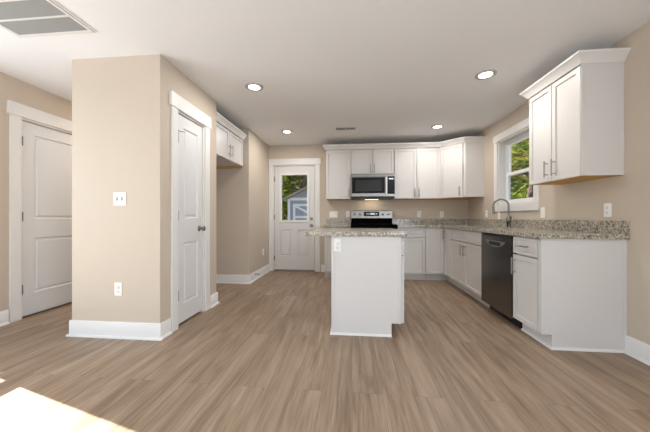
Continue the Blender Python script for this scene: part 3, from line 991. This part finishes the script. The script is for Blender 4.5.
# ------------------------------------------------------------------ switches and outlets (local y=0 on the wall, -y into the room)
def plate(name, label, cat, loc, rotz, gangs, group='white wall plates'):
    """gangs: 'o' duplex outlet, 'd' decora outlet, 's' toggle, 'r' rocker, 'b' blank"""
    wd = .070 + .046 * (len(gangs) - 1)
    t = thing(name, label, cat, loc, rotz, group)
    boxes('cover_plate', PLATE, t, (-wd / 2, wd / 2, -.006, 0, -.057, .057), bev=.002)
    for k, g in enumerate(gangs):
        x = (k - (len(gangs) - 1) / 2) * .046
        if g == 'o':
            for z in (-.020, .020):
                bm = bmesh.new()
                lathe(bm, [(.0165, 0), (.0165, .003), (.015, .004)], (x, -.006, z), (0, -1, 0), 20)
                r_ = obj('receptacle', bm, PLATE, t)
                boxes('slots', SLOT, r_, (x - .008, x - .0055, -.0106, -.009, z - .004, z + .006), (x + .0055, x + .008, -.0106, -.009, z - .004, z + .006), (x - .002, x + .002, -.0106, -.009, z - .011, z - .007))
        elif g == 's':
            boxes('toggle_slot', SLOT, t, (x - .007, x + .007, -.0066, -.005, -.014, .014))
            bm = bmesh.new()
            tube(bm, [(x, -.005, 0), (x, -.013, .005), (x, -.019, .009)], [.0055, .005, .004], 8)
            obj('toggle', bm, PLATE, t)
        elif g == 'r':
            boxes('rocker', PLATE, t, (x - .0165, x + .0165, -.009, -.005, -.033, .033), bev=.0015)
        for z in (-.042, .042) if g in 's' else ((0,) if g == 'o' else ()):
            bm = bmesh.new(); lathe(bm, [(.0028, 0), (.0028, .0012), (.001, .0014)], (x, -.006, z), (0, -1, 0), 10)
            obj('screw', bm, ALU, t)
    return t
plate('light_switch', 'white double toggle switch plate on the pantry wall', 'light switch', (-2.007, PY0, 1.203), 0, 'ss')
plate('outlet', 'white duplex outlet low on the pantry wall below the switch', 'outlet', (-2.021, PY0, .420), 0, 'o')
plate('light_switch', 'white triple rocker switch plate between back door and range', 'light switch', (-0.355, YB, 1.100), 0, 'rrr')
plate('outlet', 'white duplex outlet just beside the range, next to the triple switch', 'outlet', (-0.079, YB, 1.105), 0, 'o')
plate('outlet', 'white duplex outlet on the back wall nearest the range, under the wide wall cabinet', 'outlet', (1.235, YB, 1.100), 0, 'o')
plate('outlet', 'white duplex outlet on the back wall nearest the kitchen corner', 'outlet', (1.640, YB, 1.100), 0, 'o')
plate('outlet', 'white outlet plate on the sink wall close to the kitchen corner', 'outlet', (XR, 4.62, 1.10), -PI / 2, 'o')
plate('light_switch', 'white switch plate under the window casing, beside the faucet', 'light switch', (XR, 4.245, 1.072), -PI / 2, 'r')
plate('light_switch', 'white rocker switch plate between window and near wall cabinet', 'light switch', (XR, 3.320, 1.095), -PI / 2, 'r')
plate('outlet', 'white duplex outlet above the countertop end, under the near wall cabinet', 'outlet', (XR, 2.528, 1.103), -PI / 2, 'o')
plate('outlet', 'white duplex outlet on the island end panel', 'outlet', (-0.130, IY0, .795), 0, 'o')
plate('outlet', 'white duplex outlet on the wall beside the back door', 'outlet', (EX1, 4.968, .415), PI / 2, 'o')
# spring door stop on the baseboard
bm = bmesh.new()
lathe(bm, [(.012, 0), (.012, .006), (.006, .009), (.006, .055), (.009, .057), (.009, .072), (.006, .075)], (EX1 + .013, 4.514, .10), (1, 0, 0), 12)
tag(obj('door_stop', bm, NICKEL), 'small metal door stop on the baseboard beside the back door', 'door stop')

# ------------------------------------------------------------------ ceiling fittings
def ceiling_light(label, x, y, watts=7.5):
    t = thing('ceiling_light', label, 'ceiling light', (x, y, H), 0, 'recessed ceiling lights')
    bm = bmesh.new()
    lathe(bm, [(.094, 0), (.092, -.006), (.066, -.010), (.058, -.004), (.058, 0)], (0, 0, 0), (0, 0, 1), 40, caps=False)
    obj('trim_ring', bm, RING, t)
    bm = bmesh.new()
    lathe(bm, [(.058, -.001), (.058, -.004), (.036, -.0050)], (0, 0, 0), (0, 0, 1), 40)
    obj('diffuser', bm, LED, t)
    l = lamp('downlight', 'AREA', (x, y, H - .012), watts, (1.0, .97, .93), shape='DISK', size=.13)
    return t
ceiling_light('unseen recessed ceiling light added to brighten the hallway behind the pantry block', -2.92, 3.85, 14.0)  # out of view, added to brighten the hallway wall and door
ceiling_light('recessed round ceiling light closest to the pantry door', -1.043, 2.905)
ceiling_light('recessed round ceiling light closest to the wall cabinet beside the window', 1.300, 2.873)
ceiling_light('recessed round ceiling light in front of the glazed back door', -1.055, 4.466)
ceiling_light('recessed round ceiling light close to the corner wall cabinet', 1.306, 4.444)

t = thing('return_air_grille', 'large white return air grille with grey louvres in the ceiling near the pantry', 'vent', (0, 0, H))
gx0, gx1, gy1 = -2.555, -1.905, 1.925
gy0 = gy1 - .62
bm = bmesh.new()
fw = .030
for b in ((gx0, gx0 + fw, gy0, gy1, -.010, 0), (gx1 - fw - .015, gx1, gy0, gy1, -.010, 0), (gx0 + fw, gx1 - fw - .015, gy1 - fw, gy1, -.010, 0), (gx0 + fw, gx1 - fw - .015, gy0, gy0 + fw, -.010, 0)):
    box(bm, *b, bev=.002)
nb = 3
pitch = (gy1 - gy0 - fw * 2) / (nb + 0.5)
for k in range(nb):
    y = gy1 - fw - (k + 1) * pitch + .01
    box(bm, gx0 + fw, gx1 - fw - .015, y - .008, y + .008, -.010, -.001)
obj('frame', bm, ALU, t)
bm = bmesh.new()
box(bm, gx1 - .018, gx1 - .013, gy0 + .005, gy1 - .005, -.0108, -.0095)
obj('hinge_gap', bm, SLOT, t)
bm = bmesh.new()
nl = 46
for k in range(nl):
    y = gy0 + fw + (k + .5) * (gy1 - gy0 - 2 * fw) / nl
    for (dy, dz) in ((0, 0),):
        v = [bm.verts.new((x, y + a_, z)) for x, a_, z in ((gx0 + fw, -.008, -.001), (gx0 + fw, .004, -.008), (gx1 - fw - .015, .004, -.008), (gx1 - fw - .015, -.008, -.001))]
        v2 = [bm.verts.new(q.co + Vector((0, .0012, .0008))) for q in v]
        bm.faces.new(v); bm.faces.new(v2[::-1])
        for i in range(4):
            j = (i + 1) % 4
            bm.faces.new((v[i], v2[i], v2[j], v[j]))
obj('louvres', bm, GRILL, t)
boxes('filter', GRILL, t, (gx0 + fw, gx1 - fw, gy0 + fw, gy1 - fw, -.0009, -.0002))

t = thing('supply_register', 'small slotted supply air register in the ceiling near the back wall cabinets', 'vent', (-.102, 4.40, H))
boxes('frame', ALU, t, (-.165, .165, -.065, -.048, -.006, 0), (-.165, .165, .048, .065, -.006, 0), (-.165, -.148, -.048, .048, -.006, 0), (.148, .165, -.048, .048, -.006, 0), (-.006, .006, -.048, .048, -.006, 0), bev=.001)
boxes('louvres', GRILL, t, *[(-.148, .148, -.040 + k * .016, -.036 + k * .016, -.006, -.001) for k in range(6)])
boxes('duct', DARKIN, t, (-.148, .148, -.048, .048, -.0008, -.0002))

# ------------------------------------------------------------------ outdoors
bm = bmesh.new()
box(bm, -30, 30, YB + .16, 40, -.62, -.42)
box(bm, XR + .16, 30, -12, YB + .16, -.62, -.42)
box(bm, -30, XL - .16, -12, YB + .16, -.62, -.42)
box(bm, XL - .16, XR + .16, -12, YF - .16, -.62, -.42)
tag(obj('ground', bm, EARTH), 'leaf-strewn yard outside the house', 'ground', kind='structure')
GZ = -.42

# shed
SY = 12.0
t = thing('garden_shed', 'small grey-blue shed with white trim and a cross-braced door, beyond the back door', 'shed', (-2.80, SY, GZ))
sw, sd, eh, ph = 2.9, 2.6, 2.28, 2.98
bm = bmesh.new()
pr = [(0, 0), (sw, 0), (sw, eh), (sw / 2, ph), (0, eh)]
a_ = [bm.verts.new((p[0], 0, p[1])) for p in pr]; b_ = [bm.verts.new((p[0], sd, p[1])) for p in pr]
bm.faces.new(a_); bm.faces.new(b_[::-1])
for i in range(5):
    j = (i + 1) % 5
    bm.faces.new((a_[i], a_[j], b_[j], b_[i]))
obj('walls', bm, SHEDW, t)
bm = bmesh.new()
for s in (0, 1):
    ex = -.18 if s == 0 else sw + .18
    sl = (ph - eh) / (sw / 2)
    q = [(ex, eh - .18 * sl + .01), (sw / 2, ph + .01), (sw / 2, ph + .09), (ex, eh - .18 * sl + .09)]
    a_ = [bm.verts.new((p[0], -.22, p[1])) for p in q]; b_ = [bm.verts.new((p[0], sd + .1, p[1])) for p in q]
    bm.faces.new(a_); bm.faces.new(b_[::-1])
    for i in range(4):
        j = (i + 1) % 4
        bm.faces.new((a_[i], a_[j], b_[j], b_[i]))
obj('roof', bm, SHINGLE, t)
boxes('corner_board', SHEDT, t, (0, .11, -.03, 0, 0, eh), (sw - .11, sw, -.03, 0, 0, eh), (.11, sw - .11, -.03, 0, eh - .08, eh + .04))
q0, q1, qz0, qz1 = .24, 1.28, .10, 2.05
bm = bmesh.new()
for b in ((q0, q0 + .10, -.035, -.002, qz0, qz1), (q1 - .10, q1, -.035, -.002, qz0, qz1), (q0 + .1, q1 - .1, -.035, -.002, qz1 - .10, qz1), (q0 + .1, q1 - .1, -.035, -.002, 1.43, 1.53), (q0 + .1, q1 - .1, -.035, -.002, qz0, qz0 + .1)):
    box(bm, *b)
def brace(bm, x0, z0, x1, z1, w_=.09):
    dd = Vector((x1 - x0, z1 - z0)).normalized(); nn = Vector((-dd.y, dd.x)) * w_ / 2
    a_ = [bm.verts.new((x + s * nn.x, y, z + s * nn.y)) for y in (-.034, -.003) for (x, z, s) in ((x0, z0, -1), (x1, z1, -1), (x1, z1, 1), (x0, z0, 1))]
    bm.faces.new(a_[:4]); bm.faces.new(a_[4:][::-1])
    for i in range(4):
        j = (i + 1) % 4
        bm.faces.new((a_[i], a_[i + 4], a_[j + 4], a_[j]))
brace(bm, q0 + .1, qz1 - .1, q1 - .1, 1.53)
brace(bm, q0 + .1, qz0 + .1, q1 - .1, 1.43)
obj('door_frame', bm, SHEDT, t)

def tree(label, x, y, h, r, nleaf, m, trunk=.11, lean=(0, 0), low=.2, group=None, leaf=.16):
    t = thing('tree', label, 'tree', (x, y, GZ), 0, group)
    bm = bmesh.new()
    n = 7
    axis = [Vector((lean[0] * u * h + .06 * math.sin(3 * u + x), lean[1] * u * h + .06 * math.cos(4 * u + y), u * h * .9)) for u in [k / n for k in range(n + 1)]]
    tube(bm, axis, [trunk * (1 - .75 * k / n) * (1.25 if k == 0 else 1) for k in range(n + 1)], 9)
    for k in range(9):
        b0 = axis[random.randint(1, n - 1)]
        an = random.uniform(0, 2 * PI); ln = r * random.uniform(.5, .95)
        tip = b0 + Vector((math.cos(an) * ln, math.sin(an) * ln, random.uniform(.1, .6) * ln))
        midp = (b0 + tip) / 2 + Vector((0, 0, .08 * ln))
        tube(bm, [b0, midp, tip], [trunk * .35, trunk * .2, trunk * .06], 6)
    obj('trunk', bm, BARK, t)
    bm = bmesh.new()
    clumps = []
    for k in range(46):
        an = random.uniform(0, 2 * PI); rr = r * math.sqrt(random.random()); zz = random.uniform(low, 1.0)
        f_ = math.sin(PI * min(1, max(0.12, (zz - low * .6)))) * .6 + .4
        clumps.append(Vector((lean[0] * zz * h + math.cos(an) * rr * f_, lean[1] * zz * h + math.sin(an) * rr * f_, zz * h)))
    for k in range(nleaf):
        c_ = random.choice(clumps)
        p = c_ + Vector((random.gauss(0, .3), random.gauss(0, .3), random.gauss(0, .22))) * r * .6
        q = Matrix.Rotation(random.uniform(0, 6.28), 3, 'Z') @ Matrix.Rotation(random.uniform(-1.2, 1.2), 3, 'X') @ Matrix.Rotation(random.uniform(-1, 1), 3, 'Y')
        s = leaf * random.uniform(.6, 1.2)
        v = [bm.verts.new(p + q @ Vector(co)) for co in ((-s, 0, 0), (-.1 * s, -.42 * s, .10 * s), (s, 0, -.08 * s), (-.1 * s, .42 * s, .10 * s))]
        bm.faces.new((v[0], v[1], v[2])); bm.faces.new((v[0], v[2], v[3]))
    obj('foliage', bm, m, t)
    return t
# beyond the back door
tree('tall yellow-green tree with a dark trunk rising behind the shed', -2.60, 15.3, 7.5, 2.0, 900, LEAF_A, trunk=.14, low=.55)
tree('leafy green tree beside the shed, seen at the hinge edge of the back door pane', -4.15, 13.4, 5.0, 1.25, 1500, LEAF_B, trunk=.09, low=.05, leaf=.13)
WG = 'trees in the woods behind the shed'
for (x, y, h, r, m) in ((-6.0, 17.8, 8, 2.2, LEAF_A), (-3.4, 19.2, 9, 2.3, LEAF_A), (-0.9, 18.6, 8, 2.2, LEAF_B), (-7.8, 23, 10, 3.0, LEAF_B), (-3.6, 25, 11, 3.2, LEAF_A), (0.8, 24, 10, 3.0, LEAF_B)):
    tree('leafy tree in the woods behind the shed', x, y, h, r, 2400, m, trunk=.14, low=.02, group=WG, leaf=.34)
# beyond the sink window
tree('green tree with a slanting trunk just outside the sink window', 5.45, 9.6, 5.5, 1.1, 520, LEAF_B, trunk=.13, lean=(.07, -.05), low=.05, leaf=.12)
tree('broad green tree filling the sink window behind the slanting trunk', 7.9, 12.2, 7.0, 1.7, 1100, LEAF_B, trunk=.18, low=.0)
WS = 'trees in the woods beyond the sink window'
for (x, y, h, r, m) in ((10.2, 15.6, 9, 2.6, LEAF_A), (12.8, 18.6, 9, 2.7, LEAF_B), (8.2, 17.0, 9, 2.4, LEAF_B), (13.5, 24.0, 13, 3.6, LEAF_A), (17.5, 24.5, 13, 3.6, LEAF_B)):
    tree('leafy tree in the woods beyond the sink window', x, y, h, r, 2400, m, trunk=.17, low=.0, group=WS, leaf=.32)
